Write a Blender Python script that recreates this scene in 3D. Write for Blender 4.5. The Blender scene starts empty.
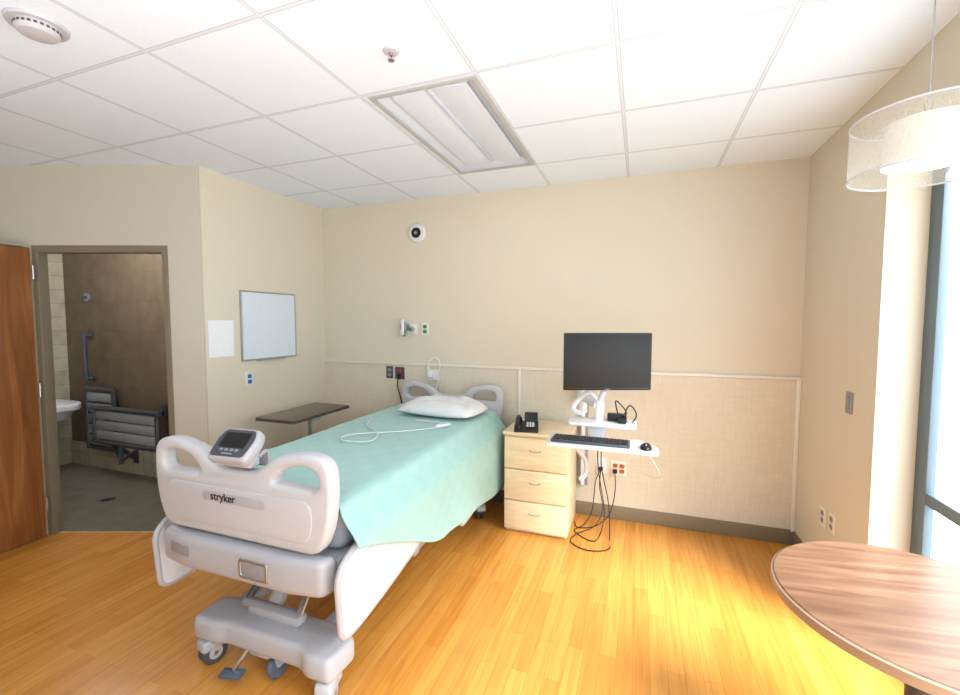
import bpy, bmesh, math, random
from mathutils import Vector, Matrix, noise
random.seed(4)
S=bpy.context.scene
COL=S.collection
H=2.72
try:
    S.view_settings.view_transform='Standard'
except Exception: pass

# ---------------------------------------------------------------- materials
def lin(c):
    return tuple(((v/255)/12.92 if v/255<=0.04045 else (((v/255)+0.055)/1.055)**2.4) for v in c)+(1,)
MC={}
def mat(name,rgb,rough=.5,metal=0,var=.04,scale=30,bump=0,bscale=200,emit=None,es=0,alpha=None,coat=0,trans=0,subs=0):
    if name in MC: return MC[name]
    m=bpy.data.materials.new(name); m.use_nodes=True
    nt=m.node_tree; N=nt.nodes; L=nt.links
    b=N['Principled BSDF']
    c=lin(rgb)
    tc=N.new('ShaderNodeTexCoord')
    nz=N.new('ShaderNodeTexNoise'); nz.inputs['Scale'].default_value=scale; nz.inputs['Detail'].default_value=4
    L.new(tc.outputs['Object'],nz.inputs['Vector'])
    mx=N.new('ShaderNodeMix'); mx.data_type='RGBA'
    mx.inputs[6].default_value=tuple(max(0,v*(1-var)) for v in c[:3])+(1,)
    mx.inputs[7].default_value=tuple(min(1,v*(1+var)) for v in c[:3])+(1,)
    L.new(nz.outputs['Fac'],mx.inputs[0]); L.new(mx.outputs[2],b.inputs['Base Color'])
    b.inputs['Roughness'].default_value=rough; b.inputs['Metallic'].default_value=metal
    if coat: b.inputs['Coat Weight'].default_value=coat
    if trans: b.inputs['Transmission Weight'].default_value=trans
    if alpha is not None: b.inputs['Alpha'].default_value=alpha
    if bump:
        n2=N.new('ShaderNodeTexNoise'); n2.inputs['Scale'].default_value=bscale
        L.new(tc.outputs['Object'],n2.inputs['Vector'])
        bp=N.new('ShaderNodeBump'); bp.inputs['Strength'].default_value=bump; bp.inputs['Distance'].default_value=.005
        L.new(n2.outputs['Fac'],bp.inputs['Height']); L.new(bp.outputs['Normal'],b.inputs['Normal'])
    if es:
        b.inputs['Emission Color'].default_value=lin(emit or rgb); b.inputs['Emission Strength'].default_value=es
    MC[name]=m; return m

def base_nodes(name):
    m=bpy.data.materials.new(name); m.use_nodes=True
    N=m.node_tree.nodes; L=m.node_tree.links
    return m,N,L,N['Principled BSDF']
def ramp(N,stops):
    r=N.new('ShaderNodeValToRGB'); e=r.color_ramp.elements
    e[0].position=stops[0][0]; e[0].color=lin(stops[0][1])
    e[1].position=stops[-1][0]; e[1].color=lin(stops[-1][1])
    for p,c in stops[1:-1]:
        x=e.new(p); x.color=lin(c)
    return r
def mul(N,L,a,b,fac=1.0,mode='MULTIPLY'):
    x=N.new('ShaderNodeMix'); x.data_type='RGBA'; x.blend_type=mode
    x.inputs[0].default_value=fac
    L.new(a,x.inputs[6]); 
    if isinstance(b,tuple): x.inputs[7].default_value=b
    else: L.new(b,x.inputs[7])
    return x.outputs[2]

def wood_floor():
    m,N,L,b=base_nodes('wood_floor')
    tc=N.new('ShaderNodeTexCoord')
    mp=N.new('ShaderNodeMapping'); mp.inputs['Rotation'].default_value=(0,0,math.radians(90))
    L.new(tc.outputs['Object'],mp.inputs['Vector'])
    br=N.new('ShaderNodeTexBrick'); br.offset=.37; br.offset_frequency=2
    br.inputs['Color1'].default_value=lin((208,146,68)); br.inputs['Color2'].default_value=lin((194,128,54))
    br.inputs['Mortar'].default_value=lin((172,110,46)); br.inputs['Scale'].default_value=1
    br.inputs['Mortar Size'].default_value=.001; br.inputs['Mortar Smooth'].default_value=.3
    br.inputs['Brick Width'].default_value=.62; br.inputs['Row Height'].default_value=.075; br.inputs['Bias'].default_value=-.1
    L.new(mp.outputs['Vector'],br.inputs['Vector'])
    m2=N.new('ShaderNodeMapping'); m2.inputs['Scale'].default_value=(38,2.2,1)
    L.new(tc.outputs['Object'],m2.inputs['Vector'])
    nz=N.new('ShaderNodeTexNoise'); nz.inputs['Scale'].default_value=1; nz.inputs['Detail'].default_value=8; nz.inputs['Distortion'].default_value=.6
    L.new(m2.outputs['Vector'],nz.inputs['Vector'])
    r=ramp(N,[(.3,(220,210,196)),(.55,(250,248,244)),(.75,(255,255,255))])
    L.new(nz.outputs['Fac'],r.inputs['Fac'])
    L.new(mul(N,L,br.outputs['Color'],r.outputs['Color'],.75),b.inputs['Base Color'])
    b.inputs['Roughness'].default_value=.24
    b.inputs['Specular IOR Level'].default_value=.65
    return m
def ceil_mat():
    m,N,L,b=base_nodes('ceiling_tile')
    tc=N.new('ShaderNodeTexCoord')
    sp=N.new('ShaderNodeSeparateXYZ'); L.new(tc.outputs['Object'],sp.inputs[0])
    def dist(o,off,per):
        a=N.new('ShaderNodeMath'); a.operation='SUBTRACT'; a.inputs[1].default_value=off; L.new(o,a.inputs[0])
        p=N.new('ShaderNodeMath'); p.operation='PINGPONG'; p.inputs[1].default_value=per/2; L.new(a.outputs[0],p.inputs[0])
        return p.outputs[0]
    dx=dist(sp.outputs[0],-.722,.614); dy=dist(sp.outputs[1],1.905,.614)
    mn=N.new('ShaderNodeMath'); mn.operation='MINIMUM'; L.new(dx,mn.inputs[0]); L.new(dy,mn.inputs[1])
    mr=N.new('ShaderNodeMapRange'); mr.inputs['From Max'].default_value=.025; L.new(mn.outputs[0],mr.inputs['Value'])
    r=ramp(N,[(0,(214,224,234)),(.26,(214,224,234)),(.30,(168,176,184)),(.36,(182,192,200)),(.42,(230,242,254))])
    L.new(mr.outputs[0],r.inputs['Fac'])
    nz=N.new('ShaderNodeTexNoise'); nz.inputs['Scale'].default_value=260; L.new(tc.outputs['Object'],nz.inputs['Vector'])
    r2=ramp(N,[(.35,(240,240,240)),(.55,(255,255,255))]); L.new(nz.outputs['Fac'],r2.inputs['Fac'])
    L.new(mul(N,L,r.outputs['Color'],r2.outputs['Color'],.6),b.inputs['Base Color'])
    b.inputs['Roughness'].default_value=.9
    return m
def tile_mat(name,c1,c2,mortar,w,h,rough=.45,ms=.003):
    m,N,L,b=base_nodes(name)
    tc=N.new('ShaderNodeTexCoord')
    br=N.new('ShaderNodeTexBrick'); br.offset=0
    br.inputs['Color1'].default_value=lin(c1); br.inputs['Color2'].default_value=lin(c2); br.inputs['Mortar'].default_value=lin(mortar)
    br.inputs['Scale'].default_value=1; br.inputs['Mortar Size'].default_value=ms
    br.inputs['Brick Width'].default_value=w; br.inputs['Row Height'].default_value=h
    L.new(tc.outputs['UV'],br.inputs['Vector'])
    nz=N.new('ShaderNodeTexNoise'); nz.inputs['Scale'].default_value=7; nz.inputs['Detail'].default_value=6; L.new(tc.outputs['Object'],nz.inputs['Vector'])
    r=ramp(N,[(.3,(210,206,200)),(.7,(255,255,255))]); L.new(nz.outputs['Fac'],r.inputs['Fac'])
    L.new(mul(N,L,br.outputs['Color'],r.outputs['Color'],.8),b.inputs['Base Color']); b.inputs['Roughness'].default_value=rough
    return m
def weave_mat():
    m,N,L,b=base_nodes('woven_wallcovering')
    tc=N.new('ShaderNodeTexCoord')
    outs=[]
    for sc in ((9,1,190),(190,1,9)):
        mp=N.new('ShaderNodeMapping'); mp.inputs['Scale'].default_value=sc; L.new(tc.outputs['Object'],mp.inputs['Vector'])
        nz=N.new('ShaderNodeTexNoise'); nz.inputs['Scale'].default_value=1; nz.inputs['Detail'].default_value=2; L.new(mp.outputs[0],nz.inputs['Vector'])
        r=ramp(N,[(.3,(206,197,178)),(.7,(221,213,196))]); L.new(nz.outputs['Fac'],r.inputs['Fac']); outs.append(r.outputs['Color'])
    x=N.new('ShaderNodeMix'); x.data_type='RGBA'; x.inputs[0].default_value=.5
    L.new(outs[0],x.inputs[6]); L.new(outs[1],x.inputs[7]); L.new(x.outputs[2],b.inputs['Base Color'])
    b.inputs['Roughness'].default_value=.8
    return m
def grain_mat(name,dark,mid,light,scale=(1.5,22,22),rough=.4,dist=1.2,spec=.5):
    m,N,L,b=base_nodes(name)
    tc=N.new('ShaderNodeTexCoord'); mp=N.new('ShaderNodeMapping'); mp.inputs['Scale'].default_value=scale
    L.new(tc.outputs['Object'],mp.inputs['Vector'])
    nz=N.new('ShaderNodeTexNoise'); nz.inputs['Scale'].default_value=1; nz.inputs['Detail'].default_value=9; nz.inputs['Distortion'].default_value=dist
    L.new(mp.outputs[0],nz.inputs['Vector'])
    r=ramp(N,[(.3,dark),(.5,mid),(.72,light)]); L.new(nz.outputs['Fac'],r.inputs['Fac'])
    L.new(r.outputs['Color'],b.inputs['Base Color']); b.inputs['Roughness'].default_value=rough
    b.inputs['Specular IOR Level'].default_value=spec
    return m
def blanket_mat():
    m,N,L,b=base_nodes('teal_blanket_cloth')
    tc=N.new('ShaderNodeTexCoord')
    mp=N.new('ShaderNodeMapping'); mp.inputs['Scale'].default_value=(1,1,.001); L.new(tc.outputs['UV'],mp.inputs['Vector'])
    wv=N.new('ShaderNodeTexChecker'); wv.inputs['Scale'].default_value=12
    wv.inputs['Color1'].default_value=lin((158,199,194)); wv.inputs['Color2'].default_value=lin((154,196,191))
    L.new(mp.outputs[0],wv.inputs['Vector'])
    L.new(wv.outputs['Color'],b.inputs['Base Color'])
    b.inputs['Roughness'].default_value=.9; b.inputs['Sheen Weight'].default_value=.15
    nz=N.new('ShaderNodeTexNoise'); nz.inputs['Scale'].default_value=400; L.new(tc.outputs['Object'],nz.inputs['Vector'])
    bp=N.new('ShaderNodeBump'); bp.inputs['Strength'].default_value=.2; bp.inputs['Distance'].default_value=.002
    L.new(nz.outputs['Fac'],bp.inputs['Height']); L.new(bp.outputs['Normal'],b.inputs['Normal'])
    return m
def glass_mat():
    m=bpy.data.materials.new('window_glass'); m.use_nodes=True
    N=m.node_tree.nodes; L=m.node_tree.links; N.clear()
    o=N.new('ShaderNodeOutputMaterial'); t=N.new('ShaderNodeBsdfTransparent'); g=N.new('ShaderNodeBsdfGlossy'); g.inputs['Roughness'].default_value=.02
    t.inputs[0].default_value=(.96,.985,.99,1)
    mx=N.new('ShaderNodeMixShader'); mx.inputs[0].default_value=.05
    L.new(t.outputs[0],mx.inputs[1]); L.new(g.outputs[0],mx.inputs[2]); L.new(mx.outputs[0],o.inputs[0])
    return m
def sheer_mat(name,c,tr):
    m=bpy.data.materials.new(name); m.use_nodes=True
    N=m.node_tree.nodes; L=m.node_tree.links; N.clear()
    o=N.new('ShaderNodeOutputMaterial'); t=N.new('ShaderNodeBsdfTransparent'); d=N.new('ShaderNodeBsdfDiffuse'); d.inputs[0].default_value=lin(c)
    tl=N.new('ShaderNodeBsdfTranslucent'); tl.inputs[0].default_value=lin(c)
    a=N.new('ShaderNodeMixShader'); a.inputs[0].default_value=.3
    L.new(d.outputs[0],a.inputs[1]); L.new(tl.outputs[0],a.inputs[2])
    mx=N.new('ShaderNodeMixShader')
    tc=N.new('ShaderNodeTexCoord'); nz=N.new('ShaderNodeTexNoise'); nz.inputs['Scale'].default_value=500
    L.new(tc.outputs['Object'],nz.inputs['Vector'])
    mr=N.new('ShaderNodeMapRange'); mr.inputs['To Min'].default_value=1-tr-.08; mr.inputs['To Max'].default_value=1-tr+.08
    L.new(nz.outputs['Fac'],mr.inputs['Value']); L.new(mr.outputs[0],mx.inputs[0])
    L.new(t.outputs[0],mx.inputs[1]); L.new(a.outputs[0],mx.inputs[2]); L.new(mx.outputs[0],o.inputs[0])
    return m

WALL=mat('beige_wall_paint',(214,206,188),.85,var=.012,scale=3,bump=.08,bscale=300)
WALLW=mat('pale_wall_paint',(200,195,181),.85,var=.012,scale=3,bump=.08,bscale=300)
FLOOR=wood_floor(); CEIL=ceil_mat(); WEAVE=weave_mat()
TRIMW=mat('ivory_trim',(228,224,214),.5)
BASEB=mat('taupe_rubber_baseboard',(128,114,92),.5)
FRAMEM=mat('taupe_door_frame_paint',(126,116,98),.45)
STEEL=mat('window_frame_metal',(88,104,114),.4,.2)
DOORW=grain_mat('brown_oak_door',(112,66,32),(140,86,44),(162,108,62),(14,14,1.2),.35)
MAPLE=grain_mat('light_maple',(220,196,158),(228,208,172),(234,217,186),(3,3,26),.4)
WALNUT=grain_mat('walnut_laminate',(88,60,46),(108,78,60),(128,98,78),(2,30,4),.30,.6,.5)
TOPD=grain_mat('dark_laminate',(66,54,44),(84,70,58),(98,84,70),(20,2,4),.25)
GREY=mat('lilac_grey_plastic',(172,172,178),.4,coat=.1)
BEDW=mat('pale_grey_plastic',(192,192,197),.4,coat=.1)
RAILW=mat('rail_white_plastic',(212,212,217),.4,coat=.1)
WHITEP=mat('white_plastic',(222,222,226),.35,coat=.1)
DGREY=mat('dark_grey_plastic',(70,72,78),.5)
MGREY=mat('mid_grey_plastic',(142,142,147),.45)
BLACK=mat('black_plastic',(16,16,18),.4)
SCREEN=mat('black_screen_glass',(5,5,7),.55)
CHROME=mat('brushed_steel',(190,190,192),.28,1)
BLUEG=mat('blue_grey_plastic',(76,88,106),.4)
BLANK=blanket_mat()
PILLOW=mat('white_pillow_cotton',(220,223,225),.9,bump=.2,bscale=90)
MATT=mat('mattress_grey_blue_fabric',(150,160,172),.8)
GREENP=mat('green_plastic',(60,140,90),.4)
REDP=mat('red_plastic',(190,40,36),.4)
BLUEP=mat('blue_plastic',(52,110,180),.4)
ORANGE=mat('rust_outlet_plastic',(176,100,48),.4)
PAPER=mat('white_paper',(232,235,238),.8)
BOARD=mat('whiteboard_enamel',(214,224,234),.15)
ALU=mat('aluminium_trim',(170,172,176),.35,.6)
SEATF=mat('seat_steel',(84,86,90),.4,.5)
INK=mat('dark_ink',(30,32,40),.5)
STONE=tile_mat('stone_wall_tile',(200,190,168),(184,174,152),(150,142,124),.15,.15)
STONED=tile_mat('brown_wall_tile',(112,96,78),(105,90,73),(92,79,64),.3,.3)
BATHF=tile_mat('bath_floor_mosaic',(236,216,182),(180,162,134),(116,108,94),.13,.13,ms=.008)
LENS=mat('fixture_lens',(216,226,238),.5)
BULBG=mat('fixture_tray',(200,209,220),.5)
FRAMEG=mat('fixture_frame_grey',(178,180,178),.5)
SHEER=sheer_mat('sheer_lampshade_fabric',(224,221,210),.68)
INNER=mat('white_lampshade_fabric',(216,214,206),.8)
GLASS=glass_mat()

# ---------------------------------------------------------------- mesh builder
def catmull(pts,n=6,closed=False):
    P=[Vector(p) for p in pts]; out=[]
    k=len(P); rng=k if closed else k-1
    for i in range(rng):
        if closed: a,b,c,d=P[(i-1)%k],P[i],P[(i+1)%k],P[(i+2)%k]
        else: a,b,c,d=P[max(i-1,0)],P[i],P[i+1],P[min(i+2,k-1)]
        for j in range(n):
            t=j/n
            out.append(.5*((2*b)+(-a+c)*t+(2*a-5*b+4*c-d)*t*t+(-a+3*b-3*c+d)*t**3))
    if not closed: out.append(P[-1])
    return out
def rpoly(pts,r=.03,n=5):
    out=[];k=len(pts)
    for i in range(k):
        a=Vector(pts[i-1]); b=Vector(pts[i]); c=Vector(pts[(i+1)%k])
        rr=r[i] if isinstance(r,(list,tuple)) else r
        u=(a-b); v=(c-b); q=min(rr,u.length*.48,v.length*.48)
        if q<1e-5: out.append(tuple(b)); continue
        p0=b+u.normalized()*q; p1=b+v.normalized()*q
        for j in range(n+1):
            t=j/n
            out.append(tuple(p0*(1-t)**2+b*2*t*(1-t)+p1*t*t))
    return out
XZ=Matrix(((1,0,0,0),(0,0,-1,0),(0,1,0,0),(0,0,0,1)))
YZ=Matrix(((0,0,1,0),(1,0,0,0),(0,1,0,0),(0,0,0,1)))
XY=Matrix.Identity(4)
def T(x,y,z): return Matrix.Translation((x,y,z))
def R(ax,deg): return Matrix.Rotation(math.radians(deg),4,ax)
class M:
    def __init__(s): s.bm=bmesh.new(); s.mats=[]
    def mi(s,m):
        if m not in s.mats: s.mats.append(m)
        return s.mats.index(m)
    def add(s,bm,m,mx=None):
        if mx is not None: bm.transform(mx)
        i=s.mi(m)
        for f in bm.faces: f.material_index=i; f.smooth=True
        bmesh.ops.recalc_face_normals(bm,faces=bm.faces)
        me=bpy.data.meshes.new('t'); bm.to_mesh(me); s.bm.from_mesh(me); bpy.data.meshes.remove(me); bm.free(); return s
    def box(s,c,size,m,bev=.004,rot=None,seg=2):
        bm=bmesh.new(); bmesh.ops.create_cube(bm,size=1)
        bm.transform(Matrix.Diagonal((size[0],size[1],size[2],1)))
        bev=min(bev,min(size)*.45)
        if bev>0: bmesh.ops.bevel(bm,geom=bm.edges[:],offset=bev,segments=seg,affect='EDGES',profile=.5)
        mx=T(*c)
        if rot is not None: mx=mx@rot
        return s.add(bm,m,mx)
    def b2(s,a,b,m,bev=0):
        c=[(a[i]+b[i])/2 for i in range(3)]; z=[abs(a[i]-b[i]) for i in range(3)]
        return s.box(c,z,m,bev)
    def cyl(s,p,q,r,m,r2=None,seg=24,bev=0):
        p=Vector(p);q=Vector(q);d=q-p
        bm=bmesh.new(); bmesh.ops.create_cone(bm,cap_ends=True,segments=seg,radius1=r,radius2=r if r2 is None else r2,depth=d.length)
        if bev: 
            es=[e for e in bm.edges if abs(e.verts[0].co.z-e.verts[1].co.z)<1e-6]
            bmesh.ops.bevel(bm,geom=es,offset=bev,segments=2,affect='EDGES',profile=.5)
        return s.add(bm,m,T(*((p+q)/2))@d.to_track_quat('Z','Y').to_matrix().to_4x4())
    def tube(s,pts,r,m,n=6,closed=False,seg=8,smooth=True):
        P=catmull(pts,n,closed) if smooth else [Vector(p) for p in pts]
        k=len(P); bm=bmesh.new(); rings=[]
        up=None
        for i in range(k):
            if closed: t=P[(i+1)%k]-P[i-1]
            else: t=P[min(i+1,k-1)]-P[max(i-1,0)]
            t=t.normalized() if t.length>1e-9 else Vector((0,0,1))
            if up is None: up=t.orthogonal().normalized()
            else:
                up=up-t*up.dot(t)
                up=up.normalized() if up.length>1e-6 else t.orthogonal().normalized()
            w=t.cross(up)
            rings.append([bm.verts.new(P[i]+(up*math.cos(a)+w*math.sin(a))*r) for a in [2*math.pi*j/seg for j in range(seg)]])
        for i in range(k if closed else k-1):
            A=rings[i];B=rings[(i+1)%k]
            for j in range(seg): bm.faces.new((A[j],A[(j+1)%seg],B[(j+1)%seg],B[j]))
        if not closed: bm.faces.new(rings[0]); bm.faces.new(rings[-1])
        return s.add(bm,m)
    def lathe(s,prof,m,mx=None,seg=40):
        bm=bmesh.new(); rings=[]
        for r,z in prof:
            if r<1e-6: rings.append([bm.verts.new((0,0,z))])
            else: rings.append([bm.verts.new((r*math.cos(2*math.pi*j/seg),r*math.sin(2*math.pi*j/seg),z)) for j in range(seg)])
        for A,B in zip(rings,rings[1:]):
            for j in range(seg):
                k=(j+1)%seg
                if len(A)==1 and len(B)==1: continue
                if len(A)==1: bm.faces.new((A[0],B[j],B[k]))
                elif len(B)==1: bm.faces.new((A[j],A[k],B[0]))
                else: bm.faces.new((A[j],A[k],B[k],B[j]))
        return s.add(bm,m,mx)
    def prism(s,pts,m,depth,holes=(),bev=0,mx=None):
        cu=bpy.data.curves.new('c','CURVE'); cu.dimensions='2D'; cu.fill_mode='BOTH'
        cu.extrude=max(depth/2-bev,1e-5); cu.bevel_depth=bev; cu.bevel_resolution=2; cu.offset=-bev
        for lp in [pts]+list(holes):
            sp=cu.splines.new('POLY'); sp.points.add(len(lp)-1); sp.use_cyclic_u=True
            for i,p in enumerate(lp): sp.points[i].co=(p[0],p[1],0,1)
        o=bpy.data.objects.new('c',cu); COL.objects.link(o)
        dg=bpy.context.evaluated_depsgraph_get(); me=bpy.data.meshes.new_from_object(o.evaluated_get(dg))
        bm=bmesh.new(); bm.from_mesh(me); bmesh.ops.remove_doubles(bm,verts=bm.verts,dist=1e-5)
        bpy.data.objects.remove(o); bpy.data.curves.remove(cu); bpy.data.meshes.remove(me)
        return s.add(bm,m,mx)
    def text(s,body,size,m,mx,ext=.0006,bold=0):
        cu=bpy.data.curves.new('c','FONT'); cu.body=body; cu.size=size; cu.extrude=ext; cu.align_x='CENTER'; cu.align_y='CENTER'; cu.offset=bold
        o=bpy.data.objects.new('c',cu); COL.objects.link(o)
        dg=bpy.context.evaluated_depsgraph_get(); me=bpy.data.meshes.new_from_object(o.evaluated_get(dg))
        bm=bmesh.new(); bm.from_mesh(me); bpy.data.objects.remove(o); bpy.data.curves.remove(cu); bpy.data.meshes.remove(me)
        return s.add(bm,m,mx)
    def obj(s,name,parent=None,loc=(0,0,0),rz=0,label=None,cat=None,kind=None,group=None,mx=None,ang=35,uv=None):
        me=bpy.data.meshes.new(name); s.bm.to_mesh(me); s.bm.free()
        for m in s.mats: me.materials.append(m)
        try: me.set_sharp_from_angle(angle=math.radians(ang))
        except Exception: pass
        if uv:
            l=me.uv_layers.new(name='UVMap')
            for lp in me.loops:
                c=me.vertices[lp.vertex_index].co; l.data[lp.index].uv=uv(c)
        o=bpy.data.objects.new(name,me); COL.objects.link(o)
        if mx is not None: o.matrix_world=mx
        else:
            o.location=loc; o.rotation_euler=(0,0,math.radians(rz))
        if parent: o.parent=parent
        tag(o,label,cat,kind,group)
        return o
def tag(o,label=None,cat=None,kind=None,group=None):
    if label: o['label']=label
    if cat: o['category']=cat
    if kind: o['kind']=kind
    if group: o['group']=group
def thing(name,loc,label,cat,rz=0,group=None,rot=None):
    e=bpy.data.objects.new(name,None); e.empty_display_size=.1; COL.objects.link(e)
    e.location=loc; e.rotation_euler=rot or (0,0,math.radians(rz)); tag(e,label,cat,None,group); return e

XR=1.065; YB=3.636; XL=-3.01; XW=1.225; YR=2.595
XBW=-6.0; XO=1.29
# ---------------------------------------------------------------- room
def st(m,name,label,**k): return m.obj(name,label=label,kind='structure',**k)
st(M().b2((-6.2,-2.6,-.1),(XO,3.8,0),FLOOR),'floor','honey coloured wood plank floor')
A=20.5
P0=Vector((XL,2.32,0))
WM=T(*P0)@R('Z',180+A)   # local x along wall, +y into the room
def wp(s,off=0): v=WM@Vector((s,off,0)); return (v.x,v.y)
bf=[wp(.2,-.03),wp(3.18,-.03),(XBW,2.99),(-3.13,2.99),(-3.13,wp(.1,-.06)[1])]
st(M().prism(bf,BATHF,.006,mx=T(0,0,.003)),'floor.001','beige and grey mosaic tile bathroom floor',uv=lambda c:(c.x,c.y))
FX0,FX1,FY0,FY1=-1.29,-.735,1.935,3.115
st(M().prism([(-6.2,-2.6),(XO,-2.6),(XO,3.8),(-6.2,3.8)],CEIL,.12,holes=[[(FX0,FY0),(FX1,FY0),(FX1,FY1),(FX0,FY1)]],mx=T(0,0,H+.06)),'ceiling','white suspended acoustic tile ceiling with grid')
st(M().b2((-3.1,YB,0),(XO,3.8,H),WALL),'wall_back','beige painted wall behind the bed')
st(M().b2((XL-.12,2.33,0),(XL,YB,H),WALL),'wall_left','beige painted side wall holding the whiteboard')
st(M().b2((XR,YR,0),(XO,YB,H),WALL),'wall_right','beige painted wall beside the window')
m=M(); m.b2((XR,-2.6,2.34),(XO,YR,H),WALL); m.b2((1.2,-2.6,0),(XO,YR,.12),WALL); m.b2((XR,-2.6,.0),(XO,-1.6,2.34),WALL)
st(m,'wall_window','beige painted header and low sill around the window')
s1,s2=.25,1.205; DH=2.14
m=M(); m.prism([(-.0,0),(s1,0),(s1,DH),(s2,DH),(s2,0),(3.2,0),(3.2,H),(0,H)],WALLW,.06,mx=T(0,-.03,0)@XZ)
st(m,'wall_door','pale beige angled wall with bathroom doorway',mx=WM)
st(M().b2((-5.3,-2.6,0),(-5.2,1.42,H),WALL),'wall_far','beige wall of the room beyond the door')
st(M().b2((-5.3,-2.7,0),(XO,-2.6,H),WALL),'wall_front','beige wall opposite the bed')
st(M().b2((XBW-.12,1.1,0),(XBW,3.1,H),STONE),'wall_bathroom','light stone tiled bathroom wall',uv=lambda c:(c.y,c.z))
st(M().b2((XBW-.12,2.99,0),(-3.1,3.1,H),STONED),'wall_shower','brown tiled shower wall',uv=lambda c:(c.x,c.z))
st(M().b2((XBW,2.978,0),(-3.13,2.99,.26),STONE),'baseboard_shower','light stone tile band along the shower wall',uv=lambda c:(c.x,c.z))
# wainscot
m=M(); m.b2((XL+.001,YB-.006,.1),(XR,YB,1.19),WEAVE)
st(m,'trim_1','woven beige wallcovering wainscot panel')
st(M().box(((XL+XR)/2,YB-.010,1.2),(XR-XL,.02,.022),TRIMW,.005),'trim_2','ivory horizontal rail capping the wainscot')
for i,x in enumerate((-.965,XR-.012)):
    st(M().box((x,YB-.011,.645),(.024,.018,1.09),TRIMW,.004),'trim_%d'%(3+i),'ivory vertical joint strip on the wainscot')
st(M().box(((XL+XR)/2,YB-.008,.055),(XR-XL,.016,.11),BASEB,.004),'baseboard_back','taupe rubber baseboard')
st(M().box((XL+.005,2.98,.055),(.01,1.28,.11),BASEB,.003),'baseboard_left','taupe rubber baseboard')
st(M().box((XR-.006,3.1,.055),(.012,1.03,.11),BASEB,.003),'baseboard_right','taupe rubber baseboard')
st(M().box((.12,.006,.055),(.22,.012,.11),BASEB,.003),'baseboard_door','taupe rubber baseboard',mx=WM)
# door frame
m=M(); fw=.04
o_=[(s1-.01,0),(s1+fw-.01,0),(s1+fw-.01,DH-fw),(s2-fw+.01,DH-fw),(s2-fw+.01,0),(s2+.01,0),(s2+.01,DH+.01),(s1-.01,DH+.01)]
m.prism(o_,FRAMEM,.08,bev=.004,mx=T(0,-.03,0)@XZ)
st(m,'trim_5','taupe painted metal door frame',mx=WM)
# door leaf
hx,hy=wp(s2-.01,.04)
d=bpy.data.objects.new('door_1',None); COL.objects.link(d); d.location=(hx,hy,0); d.rotation_euler=(0,0,math.radians(-90)); tag(d,'brown oak bathroom door standing open',None,'structure')
M().box((.46,0,1.07),(.90,.045,2.11),DOORW,.004).obj('door_leaf',d)
m=M(); m.cyl((.84,.02,1.0),(.84,.07,1.0),.012,CHROME); m.cyl((.84,.07,1.0),(.73,.07,1.0),.010,CHROME); m.cyl((.84,.021,1.0),(.84,.03,1.0),.028,CHROME); m.obj('handle',d)
for z in (.25,1.1,1.95):
    M().cyl((0,.024,z-.05),(0,.024,z+.05),.008,CHROME,seg=12).obj('hinge',d)
m=M(); m.cyl((.05,.03,2.13),(.5,.06,2.135),.008,ALU,seg=10); m.box((.5,.045,2.12),(.2,.04,.05),ALU); m.obj('door_closer',d)
# window
w=bpy.data.objects.new('window_1',None); COL.objects.link(w); w.location=(XW,0,0); tag(w,'tall window with blue-grey metal frame',None,'structure')
ys=[-1.6,-.2,1.2,YR]
m=M()
for y in ys:
    yy=min(max(y,-1.575),YR-.045); m.box((.0175,yy,1.22),(.035,.09,2.2),STEEL,.003)
for z in (.15,.8,2.31):
    m.box((.0175,(YR-1.6)/2,z),(.033,YR+1.6,.055),STEEL,.003)
m.obj('window_frame',w)
for a,b in zip(ys,ys[1:]):
    for z0,z1 in ((.18,.77),(.83,2.28)):
        M().b2((.016,a+.045,z0),(.022,b-(.088 if b==YR else .045),z1),GLASS).obj('glass_pane',w)

# ---------------------------------------------------------------- ceiling things
f=thing('ceiling_light_fixture',((FX0+FX1)/2,(FY0+FY1)/2,H),'rectangular recessed fluorescent troffer in the tile ceiling','ceiling light')
W2,L2=(FX1-FX0)/2,(FY1-FY0)/2
m=M(); m.prism([(-W2-.012,-L2-.012),(W2+.012,-L2-.012),(W2+.012,L2+.012),(-W2-.012,L2+.012)],FRAMEG,.008,holes=[[(-W2+.014,-L2+.014),(W2-.014,-L2+.014),(W2-.014,L2-.014),(-W2+.014,L2-.014)]],bev=.002,mx=T(0,0,-.004))
m.obj('fixture_frame',f)
m=M(); m.box((0,0,.055),(2*W2-.004,2*L2-.004,.01),BULBG,0)
for sx in (-1,1):
    m.box((sx*(W2-.035),0,.022),(.006,2*L2-.02,.095),BULBG,0,rot=R('Y',sx*-62))
for sy in (-1,1): m.box((0,sy*(L2-.035),.022),(2*W2-.02,.006,.095),BULBG,0,rot=R('X',sy*62))
m.obj('reflector_tray',f)
for sx in (-1,1):
    m=M()
    m.prism(rpoly([(-.098,-L2+.075),(.098,-L2+.075),(.098,L2-.075),(-.098,L2-.075)],.01),LENS,.02,bev=.006,mx=T(sx*.108,0,.034)@R('Y',sx*4)); m.obj('lens',f)
m=M(); m.box((0,0,.030),(.02,2*L2-.16,.024),BULBG,.006); m.obj('centre_spine',f)
s_=thing('smoke_detector',(-2.16,1.04,H),'round white smoke detector with dark vents on ceiling','smoke detector')
M().lathe([(0,-.012),(.088,-.012),(.092,-.004),(.092,0),(0,0)],BEDW).obj('base_plate',s_)
m=M(); m.lathe([(0,-.045),(.03,-.045),(.055,-.040),(.066,-.028),(.066,-.012),(0,-.012)],BEDW)
for i in range(24):
    a=i*math.pi/12; m.box((.0655*math.cos(a),.0655*math.sin(a),-.022),(.003,.010,.008),DGREY,0,rot=R('Z',i*15))
m.obj('sensor_head',s_)
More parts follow.
